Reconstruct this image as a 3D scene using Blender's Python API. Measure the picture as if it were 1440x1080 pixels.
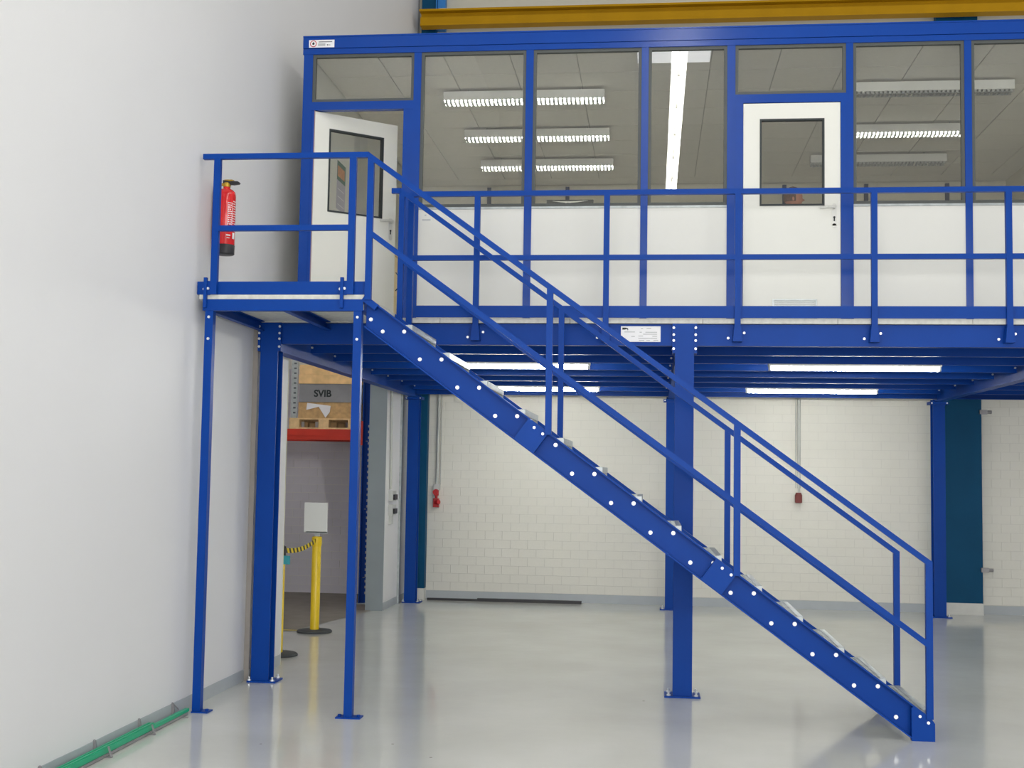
import bpy, bmesh, math, random
from mathutils import Vector, Matrix
random.seed(7)
S = bpy.context.scene
COL = S.collection
for o in list(bpy.data.objects):
    bpy.data.objects.remove(o)

# ------------------------------------------------------------------ camera
cam_data = bpy.data.cameras.new('camera')
cam_data.sensor_fit = 'HORIZONTAL'
cam_data.sensor_width = 36.0
cam_data.lens = 1751.0 / 1440.0 * 36.0
cam_data.clip_start = 0.05
cam_data.clip_end = 200
cam = bpy.data.objects.new('camera', cam_data)
COL.objects.link(cam)
R_ = Vector((0.993569, 0.112037, 0.016372))
U_ = Vector((-0.008378, -0.071447, 0.997409))
F_ = Vector((-0.112917, 0.991132, 0.070049))
C_ = Vector((3.39322, -10.69667, 1.86923))
M_ = Matrix.Identity(4)
for i in range(3):
    M_[i][0] = R_[i]; M_[i][1] = U_[i]; M_[i][2] = -F_[i]; M_[i][3] = C_[i]
cam.matrix_world = M_
S.camera = cam

# ------------------------------------------------------------------ world and exposure
w = bpy.data.worlds.new('daylight')
S.world = w
w.use_nodes = True
bg = w.node_tree.nodes['Background']
bg.inputs[0].default_value = (0.985, 0.985, 0.98, 1)
bg.inputs[1].default_value = 0.53
al = bpy.data.lights.new('front_fill', 'AREA')      # added unseen fill behind the camera, standing in for hall daylight
al.shape = 'RECTANGLE'; al.size = 13; al.size_y = 5; al.energy = 980; al.color = (1.0, 0.99, 0.97)
alo = bpy.data.objects.new('front_fill', al); COL.objects.link(alo)
alo.location = (5.5, -15.8, 3.4); alo.rotation_euler = (math.radians(90), 0, 0)
S.view_settings.view_transform = 'Standard'
S.view_settings.look = 'None'
S.view_settings.exposure = 0.1
S.view_settings.gamma = 1.0
S.view_settings.use_curve_mapping = False

# ------------------------------------------------------------------ materials
def srgb(r, g, b):
    def f(c):
        c /= 255.0
        return c / 12.92 if c <= 0.04045 else ((c + 0.055) / 1.055) ** 2.4
    return (f(r), f(g), f(b), 1)

MATS = {}
def mat(name, col, rough=0.5, metal=0.0, var=0.06, scale=6.0, bump=0.0, coat=0.0, spec=0.5, emit=None, bscale=60.0):
    if name in MATS:
        return MATS[name]
    m = bpy.data.materials.new(name)
    m.use_nodes = True
    nt = m.node_tree
    p = nt.nodes['Principled BSDF']
    p.inputs['Roughness'].default_value = rough
    p.inputs['Metallic'].default_value = metal
    p.inputs['Coat Weight'].default_value = coat
    p.inputs['Coat Roughness'].default_value = 0.08
    p.inputs['Specular IOR Level'].default_value = spec
    tc = nt.nodes.new('ShaderNodeTexCoord')
    if var > 0:
        n = nt.nodes.new('ShaderNodeTexNoise')
        n.inputs['Scale'].default_value = scale
        n.inputs['Detail'].default_value = 4
        nt.links.new(tc.outputs['Object'], n.inputs['Vector'])
        r = nt.nodes.new('ShaderNodeValToRGB')
        r.color_ramp.elements[0].position = 0.3
        r.color_ramp.elements[1].position = 0.7
        r.color_ramp.elements[0].color = (col[0] * (1 - var), col[1] * (1 - var), col[2] * (1 - var), 1)
        r.color_ramp.elements[1].color = (min(1, col[0] * (1 + var)), min(1, col[1] * (1 + var)), min(1, col[2] * (1 + var)), 1)
        nt.links.new(n.outputs['Fac'], r.inputs['Fac'])
        nt.links.new(r.outputs['Color'], p.inputs['Base Color'])
    else:
        p.inputs['Base Color'].default_value = col
    if bump > 0:
        n2 = nt.nodes.new('ShaderNodeTexNoise')
        n2.inputs['Scale'].default_value = bscale
        n2.inputs['Detail'].default_value = 3
        nt.links.new(tc.outputs['Object'], n2.inputs['Vector'])
        b = nt.nodes.new('ShaderNodeBump')
        b.inputs['Strength'].default_value = bump
        b.inputs['Distance'].default_value = 0.01
        nt.links.new(n2.outputs['Fac'], b.inputs['Height'])
        nt.links.new(b.outputs['Normal'], p.inputs['Normal'])
    if emit:
        p.inputs['Emission Color'].default_value = emit[0]
        p.inputs['Emission Strength'].default_value = emit[1]
    MATS[name] = m
    return m

BLUE = mat('blue_paint', srgb(3, 61, 147), 0.42, var=0.04, scale=3, spec=0.15)
BLUEG = mat('blue_powder_coat', srgb(3, 63, 152), 0.26, var=0.03, scale=3, spec=0.32)
PETROL = mat('petrol_paint', srgb(14, 76, 112), 0.5, var=0.06, scale=2, spec=0.12)
PETROL_LIT = mat('petrol_paint_lit', srgb(45, 130, 205), 0.5)  # petrol column paint with the light on the flange put into the colour
WALLW = mat('white_wall_panel', srgb(228, 228, 229), 0.55, var=0.012, scale=0.7, bump=0.02, bscale=4)
BLOCK = mat('painted_block', srgb(228, 226, 216), 0.6, var=0.02, scale=2, bump=0.1, bscale=40)
MORTAR = mat('painted_mortar', srgb(218, 216, 207), 0.8, var=0.03)
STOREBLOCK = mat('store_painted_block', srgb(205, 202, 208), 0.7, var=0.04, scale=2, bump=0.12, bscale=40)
PANEL = mat('cream_panel', srgb(220, 220, 214), 0.45, var=0.012, scale=1.5)
BASEB = mat('grey_skirting_paint', srgb(176, 182, 186), 0.45, var=0.03, scale=4)
DOORW = mat('door_leaf', srgb(226, 226, 218), 0.42, var=0.012, scale=1.5)
GASKET = mat('grey_gasket', srgb(78, 82, 80), 0.6, var=0.05)
DGASKET = mat('dark_gasket', srgb(40, 46, 48), 0.6, var=0.05)
GALV = mat('galvanised_steel', srgb(176, 182, 182), 0.42, metal=0.55, var=0.14, scale=14)
CHROME = mat('brushed_chrome', srgb(215, 215, 212), 0.25, metal=0.9, var=0.03)
ZINC = mat('zinc_bolt', srgb(225, 228, 230), 0.3, metal=0.5, var=0.05)
HANDLE = mat('satin_handle', srgb(212, 212, 206), 0.3, metal=0.25, var=0.02)
DECKP = mat('deck_chipboard_edge', srgb(205, 205, 198), 0.7, var=0.1, scale=25)
TILE = mat('ceiling_tile_grey', srgb(240, 237, 230), 0.85, var=0.03, scale=20, bump=0.1)
OFFW = mat('office_wall', srgb(216, 211, 194), 0.8, var=0.02)
SHADEPOST = mat('shaded_blue_post', srgb(22, 34, 64), 0.5)  # same blue as the front mullions, darkened to paint in the shade
LAMPBODY = mat('lamp_body_white', srgb(228, 228, 224), 0.4, var=0.01)
LOUV = mat('louvre_aluminium', srgb(200, 202, 200), 0.3, metal=0.8, var=0.03)
TUBE_OFF = mat('office_tube', srgb(255, 255, 250), 0.4, var=0, emit=((1, 0.98, 0.92, 1), 380))
TUBE_UND = mat('platform_tube', srgb(255, 255, 250), 0.4, var=0, emit=((1, 1, 0.95, 1), 62))
TUBE_HALL = mat('hall_tube', srgb(255, 255, 250), 0.4, var=0, emit=((1, 0.99, 0.93, 1), 26))
YELLOWP = mat('crane_yellow', srgb(182, 136, 6), 0.5, var=0.06, scale=3, spec=0.15)
YELLOWS = mat('stanchion_yellow', srgb(240, 205, 20), 0.35, var=0.03, coat=0.3)
RED = mat('extinguisher_red', srgb(214, 10, 16), 0.25, var=0.02, coat=0.5)
SOCKRED = mat('socket_red', srgb(178, 32, 36), 0.4, var=0.05)
SOCKBROWN = mat('socket_dull_red', srgb(122, 56, 52), 0.5, var=0.05)
BLACK = mat('black_plastic', srgb(38, 38, 42), 0.45, var=0.05)
RUBBER = mat('dark_rubber', srgb(62, 66, 68), 0.7, var=0.1)
BRASS = mat('brass', srgb(196, 160, 60), 0.3, metal=0.7)
PAPER = mat('white_paper', srgb(238, 238, 240), 0.7, var=0.01)
PRINTG = mat('grey_print', srgb(120, 124, 126), 0.7, var=0)
PRINTL = mat('pale_print', srgb(182, 184, 186), 0.7, var=0)
PRINTD = mat('dark_print', srgb(30, 40, 42), 0.7, var=0)
PRINTR = mat('red_print', srgb(190, 50, 60), 0.6, var=0)
PRINTW = mat('white_print', srgb(240, 235, 235), 0.6, var=0)
GREEN = mat('green_strip', srgb(22, 168, 122), 0.4, var=0.04)
STEELB = mat('bracket_steel', srgb(150, 148, 150), 0.45, metal=0.4, var=0.1)
WOODP = mat('pallet_wood', srgb(222, 190, 140), 0.8, var=0.18, scale=9)
TIMBER = mat('timber_beam', srgb(240, 200, 142), 0.75, var=0.16, scale=7)
GREYB = mat('grey_board', srgb(140, 140, 143), 0.8, var=0.08)
CARTON = mat('brown_chipboard', srgb(200, 164, 114), 0.85, var=0.2, scale=12)
RACKRED = mat('rack_red', srgb(196, 44, 20), 0.45, var=0.06)
CONDUIT = mat('conduit_grey', srgb(196, 198, 192), 0.5, var=0.03)
SOCKGREY = mat('socket_grey', srgb(202, 204, 200), 0.5, var=0.03)
BEECH = mat('cabinet_cream', srgb(232, 214, 172), 0.5, var=0.03)
CEMENT = mat('raw_concrete', srgb(128, 122, 114), 0.75, var=0.12, scale=3, bump=0.05)
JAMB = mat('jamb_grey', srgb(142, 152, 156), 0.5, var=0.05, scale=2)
TURQ = mat('turquoise_tag', srgb(60, 170, 185), 0.5)
SKIN = mat('skin', srgb(205, 140, 112), 0.5, var=0.05, scale=20)
HAIR = mat('brown_hair', srgb(112, 78, 56), 0.6, var=0.3, scale=60, bump=0.3)
SHIRT = mat('blue_shirt', srgb(70, 84, 110), 0.8)
TROUS = mat('dark_trousers', srgb(40, 42, 50), 0.8)
FLYER = mat('flyer_lilac', srgb(178, 174, 190), 0.6, var=0.05)
FLYGR = mat('flyer_green', srgb(46, 96, 70), 0.6, var=0.1)
FLYOR = mat('flyer_orange', srgb(196, 130, 70), 0.6, var=0.2, scale=20)

def floor_mat():
    m = bpy.data.materials.new('epoxy_floor')
    m.use_nodes = True
    nt = m.node_tree
    p = nt.nodes['Principled BSDF']
    tc = nt.nodes.new('ShaderNodeTexCoord')
    n = nt.nodes.new('ShaderNodeTexNoise')
    n.inputs['Scale'].default_value = 0.9
    n.inputs['Detail'].default_value = 5
    nt.links.new(tc.outputs['Object'], n.inputs['Vector'])
    r = nt.nodes.new('ShaderNodeValToRGB')
    r.color_ramp.elements[0].position = 0.3
    r.color_ramp.elements[1].position = 0.72
    r.color_ramp.elements[0].color = srgb(196, 197, 190)
    r.color_ramp.elements[1].color = srgb(210, 211, 206)
    nt.links.new(n.outputs['Fac'], r.inputs['Fac'])
    # dirt specks
    v = nt.nodes.new('ShaderNodeTexVoronoi')
    v.inputs['Scale'].default_value = 1.7
    nt.links.new(tc.outputs['Object'], v.inputs['Vector'])
    lt = nt.nodes.new('ShaderNodeMath'); lt.operation = 'LESS_THAN'; lt.inputs[1].default_value = 0.018
    nt.links.new(v.outputs['Distance'], lt.inputs[0])
    mx = nt.nodes.new('ShaderNodeMixRGB'); mx.inputs[2].default_value = srgb(150, 146, 138)
    nt.links.new(lt.outputs[0], mx.inputs[0])
    nt.links.new(r.outputs['Color'], mx.inputs[1])
    nt.links.new(mx.outputs[0], p.inputs['Base Color'])
    n3 = nt.nodes.new('ShaderNodeTexNoise')
    n3.inputs['Scale'].default_value = 2.2
    n3.inputs['Detail'].default_value = 6
    nt.links.new(tc.outputs['Object'], n3.inputs['Vector'])
    mr = nt.nodes.new('ShaderNodeMapRange')
    mr.inputs['To Min'].default_value = 0.06
    mr.inputs['To Max'].default_value = 0.17
    nt.links.new(n3.outputs['Fac'], mr.inputs['Value'])
    nt.links.new(mr.outputs['Result'], p.inputs['Roughness'])
    nb = nt.nodes.new('ShaderNodeTexNoise')
    nb.inputs['Scale'].default_value = 5.0
    nt.links.new(tc.outputs['Object'], nb.inputs['Vector'])
    b = nt.nodes.new('ShaderNodeBump')
    b.inputs['Strength'].default_value = 0.06
    b.inputs['Distance'].default_value = 0.01
    nt.links.new(nb.outputs['Fac'], b.inputs['Height'])
    nt.links.new(b.outputs['Normal'], p.inputs['Normal'])
    return m
FLOORM = floor_mat()

def glass_mat(name, tint):
    m = bpy.data.materials.new(name)
    m.use_nodes = True
    nt = m.node_tree
    nt.nodes.remove(nt.nodes['Principled BSDF'])
    out = nt.nodes['Material Output']
    t = nt.nodes.new('ShaderNodeBsdfTransparent'); t.inputs[0].default_value = tint
    g = nt.nodes.new('ShaderNodeBsdfGlossy'); g.inputs['Roughness'].default_value = 0.0
    f = nt.nodes.new('ShaderNodeFresnel'); f.inputs[0].default_value = 1.55
    geo = nt.nodes.new('ShaderNodeNewGeometry')
    inv = nt.nodes.new('ShaderNodeMath'); inv.operation = 'SUBTRACT'; inv.inputs[0].default_value = 1.0
    nt.links.new(geo.outputs['Backfacing'], inv.inputs[1])
    mu = nt.nodes.new('ShaderNodeMath'); mu.operation = 'MULTIPLY'
    nt.links.new(f.outputs[0], mu.inputs[0]); nt.links.new(inv.outputs[0], mu.inputs[1])
    m2 = nt.nodes.new('ShaderNodeMath'); m2.operation = 'MULTIPLY'; m2.inputs[1].default_value = 2.5
    nt.links.new(mu.outputs[0], m2.inputs[0])
    mx = nt.nodes.new('ShaderNodeMixShader')
    nt.links.new(m2.outputs[0], mx.inputs[0])
    nt.links.new(t.outputs[0], mx.inputs[1]); nt.links.new(g.outputs[0], mx.inputs[2])
    nt.links.new(mx.outputs[0], out.inputs['Surface'])
    return m
GLASS = glass_mat('window_glass', (0.945, 0.95, 0.935, 1))

def belt_mat():
    m = bpy.data.materials.new('striped_belt')
    m.use_nodes = True
    nt = m.node_tree
    p = nt.nodes['Principled BSDF']; p.inputs['Roughness'].default_value = 0.6
    tc = nt.nodes.new('ShaderNodeTexCoord')
    wv = nt.nodes.new('ShaderNodeTexWave'); wv.bands_direction = 'DIAGONAL'
    wv.inputs['Scale'].default_value = 4.0
    nt.links.new(tc.outputs['Object'], wv.inputs['Vector'])
    r = nt.nodes.new('ShaderNodeValToRGB'); r.color_ramp.interpolation = 'CONSTANT'
    r.color_ramp.elements[0].color = srgb(240, 210, 20)
    r.color_ramp.elements[1].position = 0.55
    r.color_ramp.elements[1].color = srgb(50, 50, 40)
    nt.links.new(wv.outputs['Fac'], r.inputs['Fac'])
    nt.links.new(r.outputs['Color'], p.inputs['Base Color'])
    return m
BELT = belt_mat()

# ------------------------------------------------------------------ mesh helpers
class MB:
    def __init__(self):
        self.v = []; self.f = []
    def add(self, vs, fs):
        n = len(self.v)
        self.v += [tuple(a) for a in vs]
        self.f += [tuple(i + n for i in q) for q in fs]
        return self
    def box(self, x0, x1, y0, y1, z0, z1):
        return self.add([(x0, y0, z0), (x1, y0, z0), (x1, y1, z0), (x0, y1, z0), (x0, y0, z1), (x1, y0, z1), (x1, y1, z1), (x0, y1, z1)],
                        [(0, 3, 2, 1), (4, 5, 6, 7), (0, 1, 5, 4), (1, 2, 6, 5), (2, 3, 7, 6), (3, 0, 4, 7)])
    def prism(self, pts, o, u, v, wv, L):
        """polygon pts in (u,v) at o, extruded along wv by L"""
        o, u, v, wv = Vector(o), Vector(u), Vector(v), Vector(wv)
        n = len(pts)
        a = [o + u * p[0] + v * p[1] for p in pts]
        b = [p + wv * L for p in a]
        fs = [tuple(range(n)), tuple(range(2 * n - 1, n - 1, -1))]
        fs += [(i, i + n, (i + 1) % n + n, (i + 1) % n) for i in range(n)]
        return self.add(a + b, fs)
    def bar(self, p0, p1, wd, ht, side=(0, 1, 0)):
        """rectangular bar; wd along side, ht along the other normal"""
        p0, p1 = Vector(p0), Vector(p1)
        d = (p1 - p0); L = d.length; d.normalize()
        s = Vector(side); s = (s - d * s.dot(d)).normalized()
        t = s.cross(d)
        return self.prism([(-wd / 2, -ht / 2), (wd / 2, -ht / 2), (wd / 2, ht / 2), (-wd / 2, ht / 2)], p0, s, t, d, L)
    def cyl(self, p0, p1, r0, r1=None, n=12, caps=True):
        r1 = r0 if r1 is None else r1
        p0, p1 = Vector(p0), Vector(p1)
        d = (p1 - p0).normalized()
        a = Vector((0, 0, 1)) if abs(d.z) < 0.9 else Vector((1, 0, 0))
        s = d.cross(a).normalized(); t = d.cross(s)
        vs = []
        for p, r in ((p0, r0), (p1, r1)):
            for i in range(n):
                c = 2 * math.pi * i / n
                vs.append(p + s * (r * math.cos(c)) + t * (r * math.sin(c)))
        fs = [(i, (i + 1) % n, (i + 1) % n + n, i + n) for i in range(n)]
        if caps:
            fs += [tuple(range(n - 1, -1, -1)), tuple(range(n, 2 * n))]
        return self.add(vs, fs)
    def lathe(self, prof, c, n=20):
        cx, cy = c
        vs = []; fs = []
        for r, z in prof:
            for i in range(n):
                a = 2 * math.pi * i / n
                vs.append((cx + r * math.cos(a), cy + r * math.sin(a), z))
        for k in range(len(prof) - 1):
            for i in range(n):
                fs.append((k * n + i, k * n + (i + 1) % n, (k + 1) * n + (i + 1) % n, (k + 1) * n + i))
        fs.append(tuple(range(n - 1, -1, -1)))
        m = (len(prof) - 1) * n
        fs.append(tuple(range(m, m + n)))
        return self.add(vs, fs)
    def tube(self, pts, r, n=8):
        for a, b in zip(pts[:-1], pts[1:]):
            self.cyl(a, b, r, n=n)
        return self
    def ring_rect(self, x0, x1, z0, z1, y0, y1, t):
        self.box(x0, x1, y0, y1, z1 - t, z1); self.box(x0, x1, y0, y1, z0, z0 + t)
        self.box(x0, x0 + t, y0, y1, z0 + t, z1 - t); self.box(x1 - t, x1, y0, y1, z0 + t, z1 - t)
        return self
    def mesh(self, name, material, center=None, smooth=False):
        me = bpy.data.meshes.new(name)
        c = Vector(center) if center is not None else Vector((0, 0, 0))
        me.from_pydata([tuple(Vector(v) - c) for v in self.v], [], self.f)
        bm = bmesh.new(); bm.from_mesh(me)
        bmesh.ops.recalc_face_normals(bm, faces=bm.faces)
        bm.to_mesh(me); bm.free()
        me.materials.append(material)
        if smooth:
            for p in me.polygons:
                p.use_smooth = True
            try:
                me.set_sharp_from_angle(angle=math.radians(40))
            except Exception:
                pass
        me.update()
        return me

WL = {}
def link(o, parent, wloc):
    COL.objects.link(o)
    wloc = Vector(wloc)
    if parent is not None:
        o.parent = parent
        o.location = wloc - WL[parent.name]
    else:
        o.location = wloc
    WL[o.name] = wloc
    return o
def part(name, mb, material, parent=None, smooth=False, base=False):
    xs = [v[0] for v in mb.v]; ys = [v[1] for v in mb.v]; zs = [v[2] for v in mb.v]
    c = ((min(xs) + max(xs)) / 2, (min(ys) + max(ys)) / 2, min(zs) if (base or parent is None) else (min(zs) + max(zs)) / 2)
    return link(bpy.data.objects.new(name, mb.mesh(name, material, c, smooth)), parent, c)
def inst(name, me, parent, wloc):
    return link(bpy.data.objects.new(name, me), parent, wloc)
def tag(o, label=None, cat=None, group=None, kind=None):
    if label: o['label'] = label
    if cat: o['category'] = cat
    if group: o['group'] = group
    if kind: o['kind'] = kind
    return o
def thing(name, loc, label, cat, group=None):
    o = bpy.data.objects.new(name, None)
    o.empty_display_size = 0.1
    link(o, None, loc)
    return tag(o, label, cat, group)
def struct(name, mb, material, label=None, smooth=False):
    o = part(name, mb, material, None, smooth)
    return tag(o, label, None, None, 'structure')
def text_mb(txt, size, origin, ux, uy, depth=0.001, bold=0.0):
    cu = bpy.data.curves.new('lettering', 'FONT')
    cu.body = txt; cu.size = size; cu.extrude = depth; cu.offset = bold; cu.align_x = 'CENTER'; cu.align_y = 'CENTER'
    ob = bpy.data.objects.new('lettering', cu); COL.objects.link(ob)
    dg = bpy.context.evaluated_depsgraph_get()
    me = bpy.data.meshes.new_from_object(ob.evaluated_get(dg))
    ux, uy = Vector(ux).normalized(), Vector(uy).normalized(); uz = ux.cross(uy)
    o = Vector(origin)
    mb = MB()
    mb.add([o + ux * v.co.x + uy * v.co.y + uz * v.co.z for v in me.vertices], [tuple(p.vertices) for p in me.polygons])
    bpy.data.objects.remove(ob); bpy.data.curves.remove(cu); bpy.data.meshes.remove(me)
    return mb

def Hprof(b, h, tf, tw):
    return [(-b/2, -h/2), (b/2, -h/2), (b/2, -h/2+tf), (tw/2, -h/2+tf), (tw/2, h/2-tf), (b/2, h/2-tf), (b/2, h/2), (-b/2, h/2),
            (-b/2, h/2-tf), (-tw/2, h/2-tf), (-tw/2, -h/2+tf), (-b/2, -h/2+tf)]
def Cprof(b, h, tf, tw):   # web at u=0, flanges towards +u
    return [(0, 0), (b, 0), (b, tf), (tw, tf), (tw, h - tf), (b, h - tf), (b, h), (0, h)]

bolt_me = MB().cyl((0, 0.006, 0), (0, -0.006, 0), 0.0155, n=10).cyl((0, -0.006, 0), (0, -0.012, 0), 0.011, n=8).mesh('bolt', ZINC)
sbolt_me = MB().cyl((0, 0.006, 0), (0, -0.008, 0), 0.011, n=8).mesh('small_bolt', ZINC)
vbolt_me = MB().cyl((0, 0, -0.002), (0, 0, 0.012), 0.018, n=8).cyl((0, 0, 0.012), (0, 0, 0.034), 0.009, n=6).mesh('anchor_bolt', ZINC)

# ================================================================== SETTING
XW = -0.16      # left wall face
YB = 7.40       # back wall face
struct('floor', MB().box(-7, 14, -16, 9, -0.15, 0), FLOORM, 'glossy light grey epoxy hall floor')

# left wall with an opening into the store room
OY0, OY1, OZ = 0.98, 5.67, 3.6
mb = MB()
mb.box(XW - 0.22, XW, -16, OY0, 0, 10)
mb.box(XW - 0.22, XW, OY1, 8.2, 0, 10)
mb.box(XW - 0.22, XW, OY0, OY1, OZ, 10)
wall_left = struct('wall_left', mb, WALLW, 'smooth white left wall with an opening into the store room')
part('pilaster', MB().box(XW, XW + 0.045, 0.05, OY0, 0.0, 3.1), WALLW, wall_left)
part('pilaster_shade', MB().box(XW + 0.001, XW + 0.046, 0.044, 0.05, 0.0, 3.1), mat('shade_beige', srgb(150, 144, 138), 0.6), wall_left)  # thin strip painting shade onto the pilaster's front face
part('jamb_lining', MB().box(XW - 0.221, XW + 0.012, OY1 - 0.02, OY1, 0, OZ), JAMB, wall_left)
part('edge_trim', MB().box(XW - 0.225, XW + 0.05, OY0, OY0 + 0.008, 0, OZ), mat('edge_trim_cream', srgb(222, 220, 196), 0.5), wall_left)
part('corner_trim', MB().box(XW, XW + 0.03, 6.62, 6.68, 0, 3.2), GALV, wall_left)
struct('baseboard_left', MB().box(XW, XW + 0.006, -16, 0.05, 0, 0.10).box(XW + 0.045, XW + 0.05, 0.05, OY0, 0, 0.1).box(XW, XW + 0.006, OY1, 7.25, 0, 0.1), BASEB, 'pale grey skirting strip along the left wall')

# back wall of painted blocks
wall_back = struct('wall_back', MB().box(XW, 14, YB + 0.006, YB + 0.25, 0, 10), MORTAR, 'white painted block back wall of the hall')
BWd, BH, J = 0.25, 0.125, 0.005
brick_me = MB().box(-BWd/2 + J/2, BWd/2 - J/2, -0.006, 0.02, -BH/2 + J/2, BH/2 - J/2).mesh('brick', BLOCK)
rest = MB()
for r in range(24):
    z = BH / 2 + r * BH
    x = XW + 0.01 + (BWd / 2 if r % 2 else 0)
    while x < 9.6:
        if 1 <= r <= 14 and 0.12 <= x < 5.4:
            inst('brick', brick_me, wall_back, (x + BWd/2, YB + 0.006, z))
        else:
            rest.box(x + J/2, x + BWd - J/2, YB, YB + 0.02, z - BH/2 + J/2, z + BH/2 - J/2)
        x += BWd
part('brick_field', rest, BLOCK, wall_back)['kind'] = 'stuff'
# upper part of the same wall, its shade put into the beige tone
part('upper_wall', MB().box(XW, 14, YB - 0.004, YB + 0.02, 3.0, 10), mat('shaded_wall_beige', srgb(206, 202, 186), 0.7, var=0.02), wall_back)
struct('baseboard_back', MB().box(XW + 0.006, 14, YB - 0.012, YB, 0, 0.12), BASEB, 'grey skirting strip along the back wall')

# hall columns in petrol paint
def hall_column(x0, x1, label):
    t = thing('hall_column', ((x0 + x1) / 2, YB - 0.1, 0), label, 'column', 'petrol blue hall columns against the back wall')
    part('shaft', MB().box(x0, x1, YB - 0.16, YB - 0.013, 0.16, 9.9), PETROL, t)
    part('flange', MB().box(x1, x1 + 0.012, YB - 0.19, YB - 0.013, 8.45, 9.9), PETROL_LIT, t)
    part('plinth', MB().box(x0 - 0.005, x1 + 0.005, YB - 0.165, YB - 0.013, 0, 0.16), mat('plinth_white', srgb(214, 214, 208), 0.6), t)
    return t
hall_column(-0.10, 0.115, 'narrow petrol blue hall column in the left back corner')
hc = hall_column(7.36, 7.93, 'wide petrol blue hall column beside the right rear platform column')
for z in (0.62, 2.80):
    b = part('cable_clamp', MB().box(7.90, 8.0, YB - 0.21, YB - 0.16, z - 0.03, z + 0.03).cyl((8.0, YB - 0.185, z), (8.06, YB - 0.185, z), 0.025, n=10), STEELB, hc)
# column flange above the crane beam, its lit side painted lighter
part('lit_flange', MB().box(0.135, 0.25, YB - 0.14, YB - 0.012, 8.45, 9.9), PETROL_LIT, wall_back)

# yellow crane runway beam
t = thing('crane_beam', (5.0, 6.95, 8.3), 'ochre yellow crane runway beam behind and above the office', 'crane beam')
part('web', MB().box(-0.05, 13.5, 6.94, 6.96, 8.40, 8.59), YELLOWP, t)
part('bottom_flange', MB().box(-0.05, 13.5, 6.86, 7.04, 8.365, 8.395), YELLOWP, t)
part('top_flange', MB().box(-0.06, 13.5, 6.83, 7.07, 8.57, 8.60), YELLOWP, t)
part('box_plate', MB().box(-0.05, 13.5, 6.87, 6.89, 8.395, 8.49), YELLOWP, t)
part('lit_top_strip', MB().box(0.22, 13.5, 6.92, 6.98, 8.60, 8.64), mat('lit_strip_pale', srgb(215, 215, 205), 0.35, metal=0.3), t)  # added pale strip painting the light along the top flange
for bx in (0.0, 7.6):
    part('bracket', MB().box(bx, bx + 0.12, 7.071, YB - 0.161, 8.42, 8.56), PETROL, t)

# ---------------------------------------------------------------- store room beyond the opening
mb = MB()
mb.add([(-5, 3.35, 0.003), (-0.72, 3.35, 0.003), (-0.36, 5.2, 0.003), (-0.30, 5.66, 0.003), (-0.39, 5.66, 0.003), (-0.39, 7.9, 0.003), (-5, 7.9, 0.003)], [(0, 1, 2, 3, 4, 5, 6)])
struct('floor_store', mb, CEMENT, 'bare brown-grey concrete floor of the store room')
tag(part('floor_line', MB().box(-3, -0.5, 3.42, 3.47, 0.003, 0.005), mat('floor_line_yellow', srgb(196, 176, 90), 0.7)), 'thin faded yellow line painted on the store room floor', 'floor marking')
wall_store = struct('wall_store_back', MB().box(-5, XW - 0.2, 7.756, 7.95, 0, 5), MORTAR, 'grey-white block wall at the back of the store room')
sb_me = MB().box(-BWd/2 + J/2, BWd/2 - J/2, -0.006, 0.02, -BH/2 + J/2, BH/2 - J/2).mesh('brick_store', STOREBLOCK)
for r in range(27):
    for k in range(9):
        inst('brick', sb_me, wall_store, (-0.52 - k * BWd - (BWd / 2 if r % 2 else 0), 7.756, BH / 2 + r * BH))
struct('wall_store_left', MB().box(-5.2, -5, -1, 8, 0, 5), STOREBLOCK, 'store room far left wall')
struct('ceiling_store', MB().box(-5.2, XW - 0.22, -1, 8, 5, 5.15), STOREBLOCK, 'store room ceiling')
t = thing('store_fill', (-2.2, 4.6, 4.9), 'added fill lamp on the store room ceiling, unseen beyond the frame', 'lamp')  # put in out of view to brighten the store room
part('housing', MB().box(-2.35, -2.05, 3.6, 5.6, 4.93, 4.999), LAMPBODY, t)
part('tube', MB().cyl((-2.2, 3.65, 4.9), (-2.2, 5.55, 4.9), 0.025, n=10), mat('store_fill_tube', srgb(255, 255, 250), 0.4, var=0, emit=((1, 0.97, 0.93, 1), 75)), t)

# pallet rack
t = thing('pallet_rack', (-1.3, 6.9, 0), 'blue pallet rack with a red crossbeam in the store room', 'rack')
for (x, y) in ((-0.60, 6.44), (-0.60, 7.5), (-3.2, 6.44), (-3.2, 7.5)):
    up = part('upright', MB().prism(Cprof(0.07, 0.11, 0.008, 0.008), (x - 0.055, y + 0.035, 0), (0, -1, 0), (1, 0, 0), (0, 0, 1), 4.4).box(x - 0.055, x - 0.04, y - 0.036, y - 0.03, 0, 4.4), BLUE, t)
    if y < 7 and x > -1:
        hole = MB().box(-0.012, 0.012, -0.002, 0.002, -0.017, 0.017).mesh('slot', mat('slot_grey_metal', srgb(150, 152, 160), 0.5, metal=0.4))  # slots drawn as small flat grey metal plates
        for k in range(30):
            inst('slot', hole, up, (x + 0.026, y + 0.0275, 0.15 + k * 0.08))
    part('foot_plate', MB().box(x - 0.08, x + 0.1, y - 0.07, y + 0.07, 0.003, 0.012), GALV, t)
part('protector', MB().box(-0.50, -0.42, 6.38, 6.5, 0.003, 0.22), BLACK, t)
for k in range(4):
    part('brace', MB().bar((-0.60, 6.47, 0.35 + k * 0.95), (-0.60, 7.47, 0.95 + k * 0.95), 0.03, 0.03, (1, 0, 0)), GALV, t)
for y in (6.42, 7.46):
    part('crossbeam', MB().box(-3.14, -0.66, y, y + 0.05, 2.27, 2.42).box(-3.14, -0.66, y - 0.008, y, 2.33, 2.36), RACKRED, t)
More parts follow.
